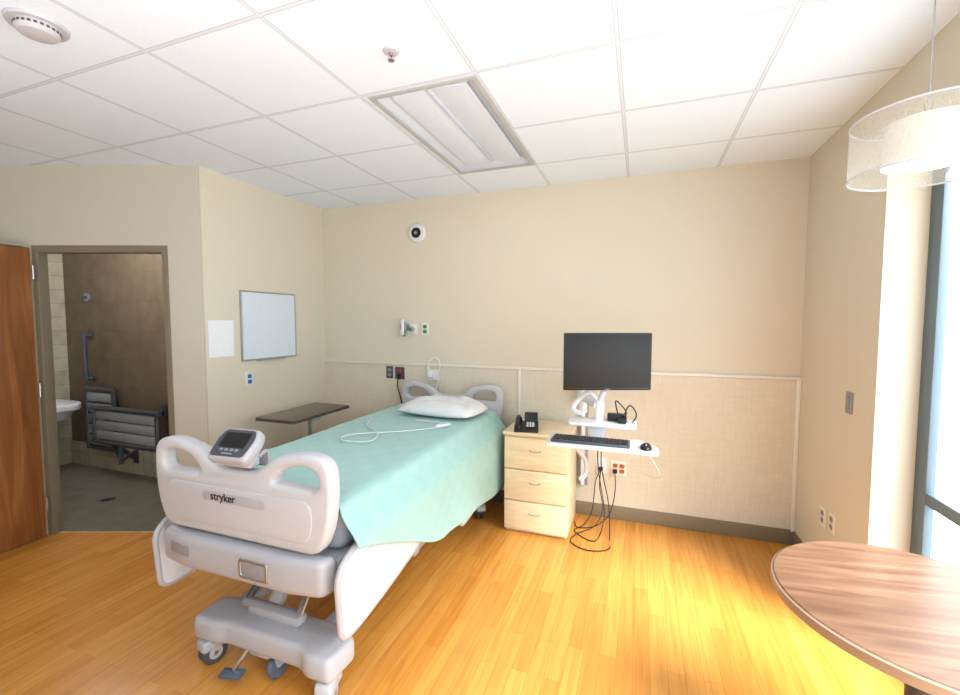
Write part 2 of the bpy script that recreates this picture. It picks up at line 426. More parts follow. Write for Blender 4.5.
s_=thing('fire_sprinkler',(-.994,1.642,H),'chrome pendant fire sprinkler on the ceiling','sprinkler')
M().lathe([(0,-.006),(.03,-.006),(.035,0),(0,0)],BEDW,seg=24).obj('escutcheon',s_)
m=M(); m.cyl((0,0,-.006),(0,0,-.018),.008,CHROME); m.tube([(.007,0,-.016),(.012,0,-.026),(.003,0,-.036)],.002,CHROME); m.tube([(-.007,0,-.016),(-.012,0,-.026),(-.003,0,-.036)],.002,CHROME)
m.cyl((0,0,-.036),(0,0,-.038),.014,CHROME); m.cyl((0,0,-.018),(0,0,-.036),.0025,REDP); m.obj('sprinkler_head',s_)
# pendant lamp
PX,PY=.855,1.85
p=thing('pendant_lamp',(PX,PY,H),'double drum pendant lamp with sheer outer shade','pendant lamp')
M().lathe([(0,-.02),(.055,-.02),(.06,-.008),(.06,0),(0,0)],ALU,seg=32).obj('ceiling_canopy',p)
M().cyl((0,0,-.02),(0,0,-.49),.0025,ALU,seg=8).obj('cord',p)
ro,zi,zo=.195,-.46,-.64
m=M(); m.lathe([(ro,zi),(ro,zo)],SHEER,seg=64); m.obj('outer_shade',p)
for z in (zi,zo):
    m=M(); m.lathe([(ro-.001,z-.003),(ro+.001,z-.003),(ro+.001,z+.003),(ro-.001,z+.003),(ro-.001,z-.003)],BEDW,seg=64)
    if z==zi:
        for k in range(3):
            a=k*2.094; m.cyl((0,0,-.475),(ro*math.cos(a),ro*math.sin(a),zi),.002,CHROME,seg=6)
    m.obj('shade_ring',p)
M().lathe([(.11,-.48),(.11,-.61)],INNER,seg=48).obj('inner_shade',p)
M().lathe([(0,-.61),(.109,-.61),(.109,-.605),(0,-.605)],INNER,seg=48).obj('diffuser',p)

# ---------------------------------------------------------------- bed
BX,BY=-1.565,2.45
bed=thing('hospital_bed',(BX,BY,0),'grey and white adjustable hospital bed against the wainscot','bed')
def board_outline(dz=0):
    r=[(-.42,.69),(.42,.69),(.47,.80),(.488,.96),(.475,1.07),(.37,1.095),(.20,1.06),(.12,.985),(-.12,.985),(-.20,1.06),(-.37,1.095),(-.475,1.07),(-.488,.96),(-.47,.80)]
    return rpoly([(a,b+dz) for a,b in r],[.06,.06,.1,.1,.07,.1,.08,.06,.06,.08,.1,.07,.1,.1],6)
def slot(s,dz=0):
    q=[(.19,.955),(.40,.945),(.428,.97),(.415,1.022),(.35,1.042),(.25,1.018)]
    q=[(s*a,b+dz) for a,b in q]
    return rpoly(q,.025,5)
def board(name,y,dz=0):
    m=M(); m.prism(board_outline(dz),BEDW,.07,holes=[slot(1,dz),slot(-1,dz)],bev=.020,mx=T(0,y,0)@XZ)
    return m.obj(name,bed,ang=50)
board('footboard',-1.10); board('headboard',1.08,-.03)
m=M(); m.prism(rpoly([(-.37,.735),(.37,.735),(.40,.81),(.39,.905),(-.39,.905),(-.40,.81)],.05),BEDW,.010,bev=.004,mx=T(0,-1.134,0)@XZ); 
m.obj('footboard_panel',bed,label='raised pale grey panel across the footboard')
m=M(); m.prism(rpoly([(-.17,.842),(.16,.842),(.17,.862),(.16,.882),(-.17,.882),(-.18,.862)],.012),GREY,.004,bev=.001,mx=T(0,-1.1395,0)@XZ); m.obj('name_strip',bed,label='slim grey strip carrying the lettering')
m=M(); m.text('stryker',.048,INK,T(-.06,-1.1425,.864)@R('X',90),bold=.0006); m.obj('lettering',bed,label='dark lettering reading stryker')
# bumper cover below footboard
m=M(); m.prism(rpoly([(-.44,-.04),(-.28,-.065),(.28,-.065),(.44,-.04),(.46,.04),(-.46,.04)],.03),GREY,.15,bev=.028,mx=T(0,-1.10,.60))
m.box((-.02,-1.0,.50),(.50,.14,.09),GREY,.025); m.obj('foot_bumper',bed)
m=M(); m.prism(rpoly([(.05,.56),(.20,.56),(.20,.64),(.05,.64)],.015),CHROME,.012,holes=[rpoly([(.06,.57),(.19,.57),(.19,.63),(.06,.63)],.012)],bev=.003,mx=T(0,-1.166,0)@XZ); m.box((.125,-1.164,.60),(.135,.008,.065),MGREY,.003); m.obj('pull_handle',bed,label='metal rimmed recessed pull handle')
m=M(); m.box((-.30,-1.157,.61),(.14,.012,.05),MGREY,.004,rot=R('Z',-7)); m.obj('control_label',bed,label='grey control strip on the bed foot')
# deck frame + mattress
m=M()
m.box((0,0,.62),(.90,2.12,.05),BEDW,.015)
for sx in (-1,1): m.box((sx*.43,0,.58),(.05,2.1,.08),GREY,.012)
for y in (-.8,-.2,.4,.95): m.box((0,y,.575),(.86,.08,.05),MGREY,.01)
m.obj('deck_frame',bed)
m=M(); m.box((0,0,.75),(.90,2.06,.19),MATT,.05,seg=4); m.obj('mattress',bed)
# base frame
m=M()
m.prism(rpoly([(-.35,-1.09),(-.22,-1.09),(-.16,-1.07),(.26,-1.07),(.31,-1.10),(.43,-1.10),(.44,-.93),(.30,-.88),(-.20,-.88),(-.36,-.91)],.035),GREY,.105,bev=.025,mx=T(0,0,.19))
m.prism(rpoly([(-.38,.84),(.38,.84),(.40,1.02),(-.40,1.02)],.04),GREY,.10,bev=.02,mx=T(0,0,.20))
for sx in (-1,1): m.box((sx*.26,0,.20),(.07,1.85,.06),GREY,.012)
for y in (-.5,.5): m.box((0,y,.20),(.5,.12,.05),GREY,.01)
m.obj('base_frame',bed)
def lift(sy):
    m=M()
    m.box((-.02,sy*.82,.40),(.075,.05,.42),GREY,.02,rot=R('X',sy*38))
    m.box((.02,sy*.95,.26),(.30,.07,.05),GREY,.02)
    m.cyl((-.17,sy*.95,.275),(.16,sy*.95,.275),.022,MGREY)
    m.cyl((.15,sy*.95,.28),(.08,sy*.62,.57),.018,CHROME); m.cyl((-.2,sy*.66,.56),(.2,sy*.66,.56),.022,MGREY)
    m.cyl((-.16,sy*.95,.28),(-.12,sy*.62,.57),.016,DGREY)
    m.obj('lift_arm',bed)
lift(-1); lift(1)
def castor(x,y,rz):
    m=M(); 
    for o in (-.02,.02):
        m.lathe([(0,-.010),(.042,-.010),(.053,-.007),(.057,0),(.053,.007),(.042,.010),(0,.010)],DGREY,T(o,.02,.057)@R('Y',90),seg=28)
        m.lathe([(0,-.0115),(.030,-.0115),(.030,.0115),(0,.0115)],GREY,T(o,.02,.057)@R('Y',90),seg=20)
    m.cyl((-.034,.02,.057),(.034,.02,.057),.010,CHROME,seg=12)
    m.prism(rpoly([(-.05,.075),(.08,.075),(.075,.125),(.0,.14),(-.04,.12)],.02),GREY,.075,bev=.012,mx=YZ)
    m.cyl((0,0,.12),(0,0,.17),.022,GREY,seg=16)
    return m.obj('castor',bed,loc=(x,y,0),rz=rz)
castor(-.29,-1.01,165); castor(.37,-1.02,195); castor(-.33,.88,20); castor(.38,.80,30)
m=M(); m.tube([(-.04,-1.05,.15),(-.06,-1.08,.11),(-.08,-1.10,.07)],.010,CHROME); m.box((-.08,-1.11,.062),(.10,.05,.018),BLUEG,.006,rot=R('Z',15)); m.lathe([(0,-.016),(.043,-.016),(.050,0),(.043,.016),(0,.016)],BLUEG,T(.06,-1.00,.052)@R('Y',75),seg=24); m.box((.06,-.99,.11),(.05,.05,.12),GREY,.015); m.box((.01,-1.03,.14),(.12,.05,.05),GREY,.015); m.obj('brake_pedal',bed,label='blue-grey brake pedal with central wheel')
def siderail(s,lo,hi,dz=0.0):
    x=s*.505
    m=M()
    def outline(k):
        q=[(lo+.02+k,.36+k),(lo+k,.64-k*.5),(lo+.10+k,.705-k),(hi-.03-k,.705-k),(hi-k,.65-k*.5),(hi-k,.48+k),(lo+.34,.385+k),(lo+.12,.355+k)]
        return rpoly([(a,b+dz) for a,b in q],[.05,.08,.08,.04,.04,.05,.1,.1],6)
    m.tube([(x,a,b) for a,b in outline(.006)],.013,GREY,closed=True,smooth=False,seg=12)
    m.prism(outline(.004),RAILW,.022,bev=.006,mx=T(x,0,0)@YZ)
    m.prism(outline(.05),RAILW,.032,bev=.007,mx=T(x,0,0)@YZ)
    m.obj('side_rail',bed,ang=50)
    m=M()
    for y in (lo+.2,hi-.18): 
        m.box((s*.475,y,.48+dz),(.045,.07,.20),MGREY,.015); m.box((s*.455,y,.56+dz),(.045,.07,.05),MGREY,.01)
    m.box((s*.475,(lo+hi)/2,.48+dz),(.03,hi-lo-.35,.04),MGREY,.01)
    m.obj('rail_bracket',bed)
siderail(1,-1.14,-.30); siderail(-1,-1.14,-.30); siderail(-1,.05,.85,-.08); siderail(1,.05,.85,-.08)
for sx in (-1,1):
    m=M(); m.box((sx*.455,-.1,.50),(.02,1.5,.12),BEDW,.008); m.obj('deck_side_cover',bed)
# pump unit on footboard
pu=thing('compression_pump',(BX+.01,BY-1.125,1.005),'grey control unit with black display hung on footboard','medical pump',rot=(0,0,math.radians(4)))
rm=T(0,0,.075)@R('X',42)@Matrix.Scale(.84,4)
m=M(); m.prism(rpoly([(-.115,-.085),(.115,-.085),(.128,.03),(.105,.095),(-.105,.095),(-.128,.03)],.03),GREY,.06,bev=.018,mx=rm); m.box((0,.02,.03),(.15,.06,.08),BEDW,.015); m.obj('pump_housing',pu,ang=50)
m=M(); m.prism(rpoly([(-.098,-.068),(.098,-.068),(.108,.03),(.088,.08),(-.088,.08),(-.108,.03)],.02),DGREY,.004,mx=rm@T(0,0,.031)); m.prism(rpoly([(-.075,-.02),(.075,-.02),(.075,.062),(-.075,.062)],.008),SCREEN,.003,mx=rm@T(0,0,.0345)); 
m.obj('display',pu)
m=M()
for i in range(4): m.box((-.045+.03*i,-.034,.035),(.018,.012,.004),MGREY,.001)
m.box((0,-.054,.035),(.06,.008,.004),MGREY,.001)
m.bm.transform(rm); m.obj('button',pu)
m=M(); m.tube([(-.07,.04,.03),(-.07,.09,.04),(-.07,.095,-.05)],.009,GREY); m.tube([(.07,.04,.03),(.07,.09,.04),(.07,.095,-.05)],.009,GREY); m.box((0,.09,.0),(.16,.012,.05),GREY,.004); m.obj('mounting_hook',pu)

# blanket
def blanket():
    bm=bmesh.new(); ny=110; nx=110; V=[]; UV=[]
    def lerp(a,b,t): return a+(b-a)*t
    for j in range(ny+1):
        y=lerp(-1.045,.97,j/ny)
        q=max(0,min(1,(y+1.045)/.80)); q=q*.6+.4*q*q*(3-2*q)
        if y<-.245: D=lerp(.15,.48,q)
        else: D=lerp(.48,.61,(y+.245)/1.215)
        D+=.003*math.sin(y*13)
        DL=.22+.05*math.sin(y*2)
        row=[]
        hw=.455; tot=D+DL+2*hw
        for i in range(nx+1):
            s=tot*i/nx-DL-hw
            n=noise.noise(Vector((s*2.1,y*1.6,0)))*.008+noise.noise(Vector((s*7,y*4,3)))*.003+.003*noise.noise(Vector((s*3,y*14,7)))
            if abs(s)<=hw:
                x=s; z=.861+n+.004
                k=max(0,(abs(s)-(hw-.06))/.06); z-=.016*k*k
            else:
                sg=1 if s>0 else -1; d=abs(s)-hw
                t=min(1,d/.16); t=t*t*(3-2*t)
                fold=math.sin(y*9+1.5*math.sin(y*3)+d*1.5)*.006*min(1,d/.3)
                x=sg*(hw+.088*t+fold); z=.849-d*.985+ .4*n
            row.append(bm.verts.new((x,y+ (.02*noise.noise(Vector((s*2,j*.01,5))) if j==ny else 0),z))); UV.append((s,y))
        V.append(row)
    for j in range(ny):
        for i in range(nx): bm.faces.new((V[j][i],V[j][i+1],V[j+1][i+1],V[j+1][i]))
    m=M(); m.add(bm,BLANK)
    o=m.obj('blanket',loc=(BX,BY,0),label='pale teal blanket draped over the hospital bed mattress',cat='blanket',ang=180)
    l=o.data.uv_layers.new(name='UVMap')
    for lp in o.data.loops: l.data[lp.index].uv=UV[lp.vertex_index]
    md=o.modifiers.new('s','SOLIDIFY'); md.thickness=.006; md.offset=1
blanket()
# pillow
def pillow():
    bm=bmesh.new(); n=40
    a,b,hh=.32,.21,.088
    g={}
    for side in (1,-1):
        for i in range(n+1):
            for j in range(n+1):
                u=-1+2*i/n; v=-1+2*j/n
                edge=(i in(0,n) or j in(0,n))
                if side==-1 and edge: g[(side,i,j)]=g[(1,i,j)]; continue
                k=((1-abs(u)**2.6)*(1-abs(v)**2.6))**.5 if not edge else 0
                sx=1-.07*v*v+.02*abs(u*v); sy=1-.10*u*u*(1-abs(v)*.3)
                x=a*u*sx; y=b*v*sy
                w=noise.noise(Vector((u*2.5,v*2.5,side)))*.035*k+noise.noise(Vector((u*6,v*6,side+4)))*.010*k
                z=side*hh*k*(1 if side>0 else .45)+(w if side>0 else 0)
                g[(side,i,j)]=bm.verts.new((x,y,z))
        for i in range(n):
            for j in range(n):
                q=(g[(side,i,j)],g[(side,i+1,j)],g[(side,i+1,j+1)],g[(side,i,j+1)])
                bm.faces.new(q if side>0 else q[::-1])
    m=M(); m.add(bm,PILLOW); o=m.obj('pillow',loc=(BX+.13,BY+.64,.915),rz=-6,label='white cotton pillow lying on the teal blanket',cat='pillow',ang=180)
pillow()
# call cord on bed
m=M()
zb=.882
c1=[(BX+.05,BY+.35,zb),(BX+.25,BY+.33,zb),(BX+.30,BY+.22,zb),(BX+.1,BY+.02,zb),(BX-.15,BY-.15,zb),(BX-.12,BY-.28,zb),(BX+.05,BY-.25,zb),(BX+.0,BY-.08,zb),(BX-.2,BY+.1,zb),(BX-.3,BY+.3,zb)]
m.tube(c1,.004,WHITEP,n=8); m.box((BX+.30,BY+.25,zb+.006),(.045,.12,.022),WHITEP,.008,rot=R('Z',-30))
m.obj('nurse_call_cord',label='white nurse call cord and handset coiled on blanket',cat='call button')

# ---------------------------------------------------------------- overbed table
ot=thing('overbed_table',(-2.59,2.87,0),'overbed table with dark laminate top beside the wall','table')
m=M(); m.prism(rpoly([(-.19,-.34),(.19,-.34),(.19,.34),(-.19,.34)],.03),TOPD,.014,bev=.003,mx=T(0,0,.854)); m.obj('table_top',ot)
m=M(); m.prism(rpoly([(-.193,-.343),(.193,-.343),(.193,.343),(-.193,.343)],.03),DGREY,.010,bev=.002,mx=T(0,0,.842)); m.obj('edge_band',ot)
m=M(); m.box((.05,-.05,.45),(.07,.05,.74),CHROME,.01); m.box((.05,-.05,.82),(.22,.09,.035),GREY,.008); m.obj('column',ot)
m=M(); m.box((.05,-.05,.06),(.5,.06,.04),GREY,.01); m.box((-.17,0,.06),(.05,.55,.04),GREY,.01)
for x,y in ((-.17,-.25),(-.17,.25),(.28,-.05)): m.cyl((x-.01,y,.022),(x+.01,y,.022),.022,DGREY,seg=16); m.cyl((x,y,.02),(x,y,.05),.006,DGREY,seg=8)
m.obj('base',ot)

# ---------------------------------------------------------------- nightstand
ns=thing('nightstand',(-.71,3.36,0),'light maple nightstand with three drawers beside the bed','nightstand')
m=M(); m.b2((-.24,-.22,.02),(.24,.22,.75),MAPLE,.003); m.obj('body',ns)
m=M(); m.box((0,0,.762),(.50,.48,.025),MAPLE,.006); m.obj('top',ns)
m=M(); m.box((0,.01,.012),(.46,.42,.024),MAPLE,0); m.obj('plinth',ns)
HND=mat('satin_nickel_handle',(176,166,148),.4,.5)
for k,(z0,z1) in enumerate(((.03,.25),(.258,.49),(.498,.735))):
    m=M(); m.b2((-.235,-.24,z0),(.235,-.22,z1),MAPLE,.003); dr=m.obj('drawer',ns)
    zc=(z0+z1)/2+.03
    m=M(); m.tube([(-.04,-.24,zc),(-.035,-.254,zc-.003),(0,-.257,zc-.008),(.035,-.254,zc-.003),(.04,-.24,zc)],.0035,HND,n=4); m.obj('handle',dr)
# telephone
ph=thing('desk_telephone',(-.80,3.22,.7745),'black desk telephone with handset on the nightstand','telephone',rz=12)
m=M(); m.prism([(-.09,0),(.09,0),(.09,.05),(.03,.055),(-.09,.02)],BLACK,.18,bev=.004,mx=YZ); m.obj('phone_body',ph)
m=M(); m.box((.03,-.02,.045),(.07,.06,.004),MGREY,.001,rot=R('X',16)); 
for i in range(3):
    for j in range(4): m.box((.01+.02*i,-.055+.017*j,.041+.0052*j),(.012,.010,.006),WHITEP,.001,rot=R('X',16))
m.obj('keypad',ph)
m=M(); m.tube([(-.06,-.09,.04),(-.06,-.06,.068),(-.06,.05,.09),(-.06,.085,.07)],.014,BLACK,n=6,seg=12); m.lathe([(0,0),(.024,0),(.024,.025),(.015,.034),(0,.034)],BLACK,T(-.06,-.075,.03),seg=20); m.lathe([(0,0),(.024,0),(.024,.025),(.015,.034),(0,.034)],BLACK,T(-.06,.07,.052),seg=20); m.obj('handset',ph)
m=M(); m.prism([(.0,.05),(.085,.05),(.088,.12),(.06,.12)],BLACK,.10,bev=.004,mx=T(.035,0,0)@YZ); m.obj('display_housing',ph)

# ---------------------------------------------------------------- wall workstation arm
ws=thing('wall_workstation_mount',(-.42,YB-.006,0),'white wall mounted workstation arm with keyboard tray','workstation mount')
TX,TY=.21,-1.02
m=M(); m.box((0,-.012,.78),(.075,.024,1.05),MGREY,.006); m.box((0,-.03,.78),(.03,.014,1.05),WHITEP,.004); m.obj('wall_track',ws)
m=M(); m.box((0,-.06,1.02),(.09,.07,.16),WHITEP,.012); m.cyl((0,-.11,.95),(0,-.11,1.09),.03,WHITEP)
m.box((.02,-.30,1.02),(.055,.42,.05),WHITEP,.015,rot=R('Z',6)); m.cyl((.05,-.50,.96),(.05,-.50,1.08),.032,WHITEP)
m.box((.11,-.66,1.075),(.055,.38,.045),WHITEP,.015,rot=R('Z',22)); m.cyl((.19,-.82,.90),(.19,-.82,1.11),.03,WHITEP)
m.obj('extension_arm',ws)
m=M(); m.cyl((.19,-.82,.955),(.19,-.82,1.0),.034,WHITEP); 
m.prism(rpoly([(-.20,-.10),(.20,-.10),(.20,.09),(-.20,.09)],.03),WHITEP,.018,bev=.005,mx=T(.21,-.86,.975)); m.obj('shelf',ws)
m=M(); m.prism(rpoly([(-.27,-.13),(.35,-.13),(.35,.0),(.26,.12),(-.27,.12)],.035),WHITEP,.018,bev=.006,mx=T(TX-.03,TY+.0,.887)); 
m.box((.19,-.87,.925),(.10,.06,.09),WHITEP,.01); m.tube([(.06,TY-.02,.875),(.08,TY+.1,.80),(.12,TY+.1,.74),(.13,TY+.02,.69),(.11,TY-.05,.68)],.013,WHITEP); m.obj('keyboard_tray',ws)
m=M(); m.tube([(.19,-.82,1.1),(.13,-.84,1.16),(.06,-.80,1.10),(.03,-.83,1.04),(.10,-.86,1.02)],.016,WHITEP); m.cyl((.19,-.82,1.09),(.22,-.86,1.18),.018,WHITEP); m.cyl((.22,-.86,1.18),(.232,-.875,1.33),.016,WHITEP)
m.box((.232,-.885,1.36),(.11,.02,.11),DGREY,.004,rot=R('Z',20)); m.obj('monitor_arm',ws)
m=M(); m.box((.33,-.85,1.0),(.05,.10,.03),BLACK,.006); m.box((.29,-.83,1.01),(.10,.05,.045),BLACK,.006)
m.tube([(.33,-.86,1.0),(.37,-.9,1.10),(.41,-.86,1.04),(.38,-.83,.98),(.33,-.84,1.0)],.004,BLACK); m.tube([(.31,-.84,1.0),(.29,-.88,1.12),(.35,-.88,1.06),(.34,-.84,1.0)],.004,BLACK); m.obj('power_adapter',ws,label='black power brick with looped cable')
# monitor
mo=thing('computer_monitor',(-.18,2.715,1.36),'black flat screen computer monitor on wall arm','monitor',rz=20)
m=M(); m.box((0,0,0),(.525,.022,.345),BLACK,.006); m.box((0,.02,0),(.30,.03,.2),BLACK,.01); m.obj('monitor_casing',mo)
m=M(); m.box((0,-.0115,.004),(.505,.003,.318),SCREEN,.001); m.obj('screen',mo)
m=M(); m.box((.0,-.0125,-.165),(.03,.002,.004),MGREY,0); m.obj('power_badge',mo)
kb=thing('computer_keyboard',(-.26,2.585,.8965),'black keyboard on the white workstation tray','keyboard')
m=M(); m.box((0,0,.008),(.44,.135,.016),DGREY,.004); m.obj('keyboard_body',kb)
m=M()
for j in range(5):
    for i in range(20): m.box((-.20+.021*i,-.048+.0225*j,.018),(.017,.018,.006),BLACK,.0015)
m.obj('keys',kb)
ms=thing('computer_mouse',(.045,2.56,.8965),'black computer mouse on the workstation tray','mouse')
m=M(); bm=bmesh.new(); bmesh.ops.create_uvsphere(bm,u_segments=24,v_segments=14,radius=1)
for v in bm.verts: v.co.z=max(v.co.z,0)
bm.transform(Matrix.Diagonal((.032,.055,.03,1))); m.add(bm,BLACK); m.obj('mouse_body',ms)
M().cyl((-.003,-.03,.026),(.003,-.03,.026),.008,MGREY,seg=14).obj('scroll_wheel',ms)

# ---------------------------------------------------------------- wall plates
def plate(name,loc,rz,pm,label,kind='outlet',w=.072,h=.116,ins=WHITEP,cat='outlet',group=None):
    o=thing(name,loc,label,cat,rz=rz,group=group)
    m=M(); m.prism(rpoly([(-w/2,-h/2),(w/2,-h/2),(w/2,h/2),(-w/2,h/2)],.006),pm,.008,bev=.002,mx=T(0,-.004,0)@XZ); m.obj('cover_plate',o)
    if kind=='outlet':
        for dx0 in ((0,) if w<.11 else (-.026,.026)):
          for dz in (-.022,.022):
            m=M(); m.prism(rpoly([(-.018,-.016),(.018,-.016),(.018,.016),(-.018,.016)],.008),ins,.003,mx=T(dx0,-.0095,dz)@XZ)
            for dx in (-.006,.006): m.box((dx0+dx,-.0115,dz+.002),(.002,.002,.008),DGREY,0)
            m.obj('socket',o)
    else:
        m=M(); m.box((0,-.011,0),(.03,.006,.06),ins,.002); m.obj('switch_rocker',o)
    return o
WY=YB-.006
plate('wall_outlet',(-.275,WY,.43),0,WHITEP,'white wall outlet with black plugs under workstation',w=.08,h=.125)
plate('wall_outlet',(-.14,WY,.42),0,TRIMW,'ivory plate with rust coloured sockets on wainscot',w=.125,h=.125,ins=ORANGE)
plate('wall_outlet',(-2.25,WY,1.115),0,DGREY,'dark wall outlet plate above the bed',ins=MGREY)
plate('wall_outlet',(-2.14,WY,1.11),0,DGREY,'dark wall outlet plate with red sockets',ins=REDP,w=.10)
plate('wall_outlet',(-1.87,YB,1.53),0,TRIMW,'ivory gas outlet plate with green socket',ins=GREENP)
plate('light_switch',(XR,2.86,1.165),-90,MGREY,'grey wall plate beside the window','switch',cat='switch',ins=MGREY)
plate('wall_outlet',(XR,3.13,.425),-90,TRIMW,'ivory outlet low on the window-side wall',ins=MGREY)
plate('wall_outlet',(XR,3.0,.44),-90,TRIMW,'ivory outlet low on the window-side wall',ins=MGREY)
plate('wall_outlet',(XL,2.70,1.13),90,WHITEP,'white wall outlet with blue socket below whiteboard',ins=BLUEP)
# plugs + cable
pc=thing('power_cable',(-.275,WY-.0125,.43),'black power plugs and cables trailing onto the floor','cable')
X0,Y0,Z0=-.275,WY-.0125,.43
def loc(pts): return [(a-X0,b-Y0,c-Z0) for a,b,c in pts]
for dx,dz in ((0,-.022),(.109,-.032)):
    m=M(); m.box((dx,-.014,dz),(.032,.028,.028),BLACK,.006); m.obj('plug',pc)
m=M(); m.tube(loc([(-.275,3.60,.40),(-.28,3.56,.28),(-.25,3.50,.12),(-.30,3.40,.02),(-.42,3.25,.006),(-.44,3.12,.006),(-.32,3.04,.006),(-.18,3.10,.006),(-.18,3.28,.01),(-.20,3.42,.2),(-.24,3.2,.55),(-.22,2.9,.80),(-.22,2.80,.93)]),.0038,BLACK,n=8); m.obj('cord',pc)
m=M(); m.tube(loc([(-.275,3.60,.40),(-.31,3.55,.32),(-.33,3.50,.1),(-.38,3.42,.012),(-.44,3.3,.006),(-.30,3.18,.006),(-.25,3.30,.01),(-.23,3.4,.15),(-.27,3.3,.5),(-.25,3.0,.8),(-.23,2.86,.94)]),.0038,BLACK,n=8)
m.obj('cord',pc)
m=M(); m.tube(loc([(-.166,3.60,.39),(-.16,3.55,.25),(-.20,3.50,.08),(-.30,3.42,.01),(-.42,3.36,.008),(-.46,3.46,.006)]),.0038,BLACK,n=8); m.obj('cord',pc)
wc=M(); wc.tube([(.03,2.62,.89),(.10,2.75,.75),(.14,2.95,.62),(.10,3.2,.52),(0,3.4,.5),(-.11,3.60,.46)],.0028,WHITEP,n=8); wc.obj('thin_cable',label='thin white cable hanging from tray to outlet',cat='cable')
# gas flowmeter unit
g=thing('oxygen_flowmeter',(-2.03,YB,1.53),'white medical gas flowmeter on the beige wall','medical gas outlet')
m=M(); m.box((0,-.01,0),(.16,.02,.10),WHITEP,.005); m.obj('back_plate',g)
m=M(); m.box((-.03,-.05,.02),(.07,.07,.07),MGREY,.015); m.cyl((-.03,-.09,-.05),(-.03,-.09,.09),.016,WHITEP); m.cyl((.04,-.02,0),(.04,-.07,0),.022,CHROME); m.box((-.065,-.04,-.01),(.03,.05,.09),WHITEP,.01); m.obj('flow_tube',g)
m=M(); m.cyl((-.03,-.06,-.07),(-.03,-.06,-.01),.012,GREENP); m.obj('adjustment_knob',g)
m=M(); m.cyl((.04,-.07,0),(.04,-.09,0),.015,GREENP); m.obj('adjustment_knob',g)
# wall suction bracket
g=thing('suction_regulator',(-1.78,WY,1.11),'white wall bracket with looped clear tubing','medical bracket')
m=M(); m.box((0,-.012,0),(.13,.024,.10),WHITEP,.006); m.box((-.02,-.04,.01),(.05,.05,.06),WHITEP,.01); m.obj('bracket_body',g)
m=M(); m.tube([(-.02,-.05,.03),(-.03,-.06,.10),(.02,-.05,.16),(.07,-.04,.13),(.07,-.035,.0),(.04,-.03,-.10),(.02,-.03,-.2)],.006,WHITEP,n=8); m.obj('tubing',g)
m=M(); m.tube([(-2.14,WY-.012,1.09),(-2.14,WY-.05,1.0),(-2.10,WY-.05,.85),(-2.09,WY-.05,.70),(-2.10,WY-.06,.40)],.006,BLACK,n=8); m.box((-2.14,WY-.022,1.09),(.03,.025,.03),BLACK,.005)
m.obj('bed_power_cord',label='black bed power cord plugged in above the bed',cat='cable')
# speaker / alarm
g=thing('round_wall_speaker',(-1.94,YB,2.41),'round white wall alarm with black centre','alarm')
m=M(); m.lathe([(0,0),(.085,0),(.085,.02),(.075,.032),(.045,.036),(0,.036)],WHITEP,R('X',90)); m.obj('housing',g)
m=M(); m.lathe([(0,.037),(.048,.037),(.044,.044),(0,.046)],BLACK,R('X',90)); m.obj('speaker_cone',g)
m=M(); m.lathe([(0,.046),(.016,.046),(.012,.052),(0,.053)],MGREY,R('X',90)); m.obj('centre_dome',g)
# whiteboard
g=thing('whiteboard',(XL,2.925,1.565),'small white dry-erase board with aluminium frame','whiteboard',rz=90)
m=M(); m.box((0,-.008,0),(.575,.012,.555),BOARD,0); m.obj('writing_surface',g)
m=M(); m.prism([(-.295,-.285),(.295,-.285),(.295,.285),(-.295,.285)],ALU,.018,holes=[[(-.283,-.273),(.283,-.273),(.283,.273),(-.283,.273)]],bev=.003,mx=T(0,-.009,0)@XZ); m.obj('frame',g)
m=M(); m.box((0,-.022,-.287),(.3,.03,.008),ALU,.002); m.obj('pen_tray',g)
m=M(); m.box((0,-.001,0),(.215,.002,.28),PAPER,0); m.obj('paper_notice',loc=(XL,2.462,1.47),rz=90,label='white paper notice fixed to the side wall',cat='paper notice')

# ---------------------------------------------------------------- round table
TC=(.845,1.65)
rt=thing('round_table',(TC[0]-.018,TC[1],0),'round walnut laminate table with pale edge band','table',rz=8)
rr=.390
m=M(); m.lathe([(0,.715),(rr-.004,.715),(rr-.003,.745),(rr-.008,.75),(0,.75)],WALNUT,seg=96); m.obj('table_top',rt)
m=M(); m.lathe([(rr-.004,.714),(rr,.716),(rr+.001,.744),(rr-.004,.7475)],mat('taupe_edge_band',(156,132,112),.4),seg=96); m.obj('edge_band',rt)
m=M(); m.cyl((0,0,.03),(0,0,.715),.038,DGREY); m.lathe([(0,.700),(.11,.700),(.13,.715),(0,.715)],DGREY); m.obj('pedestal',rt)
m=M()
for k in range(4):
    a=45+90*k; m.box((.14*math.cos(math.radians(a)),.14*math.sin(math.radians(a)),.03),(.28,.05,.03),DGREY,.01,rot=R('Z',a)); m.cyl((.26*math.cos(math.radians(a)),.26*math.sin(math.radians(a)),0),(.26*math.cos(math.radians(a)),.26*math.sin(math.radians(a)),.02),.014,BLACK,seg=12)
m.obj('base',rt)

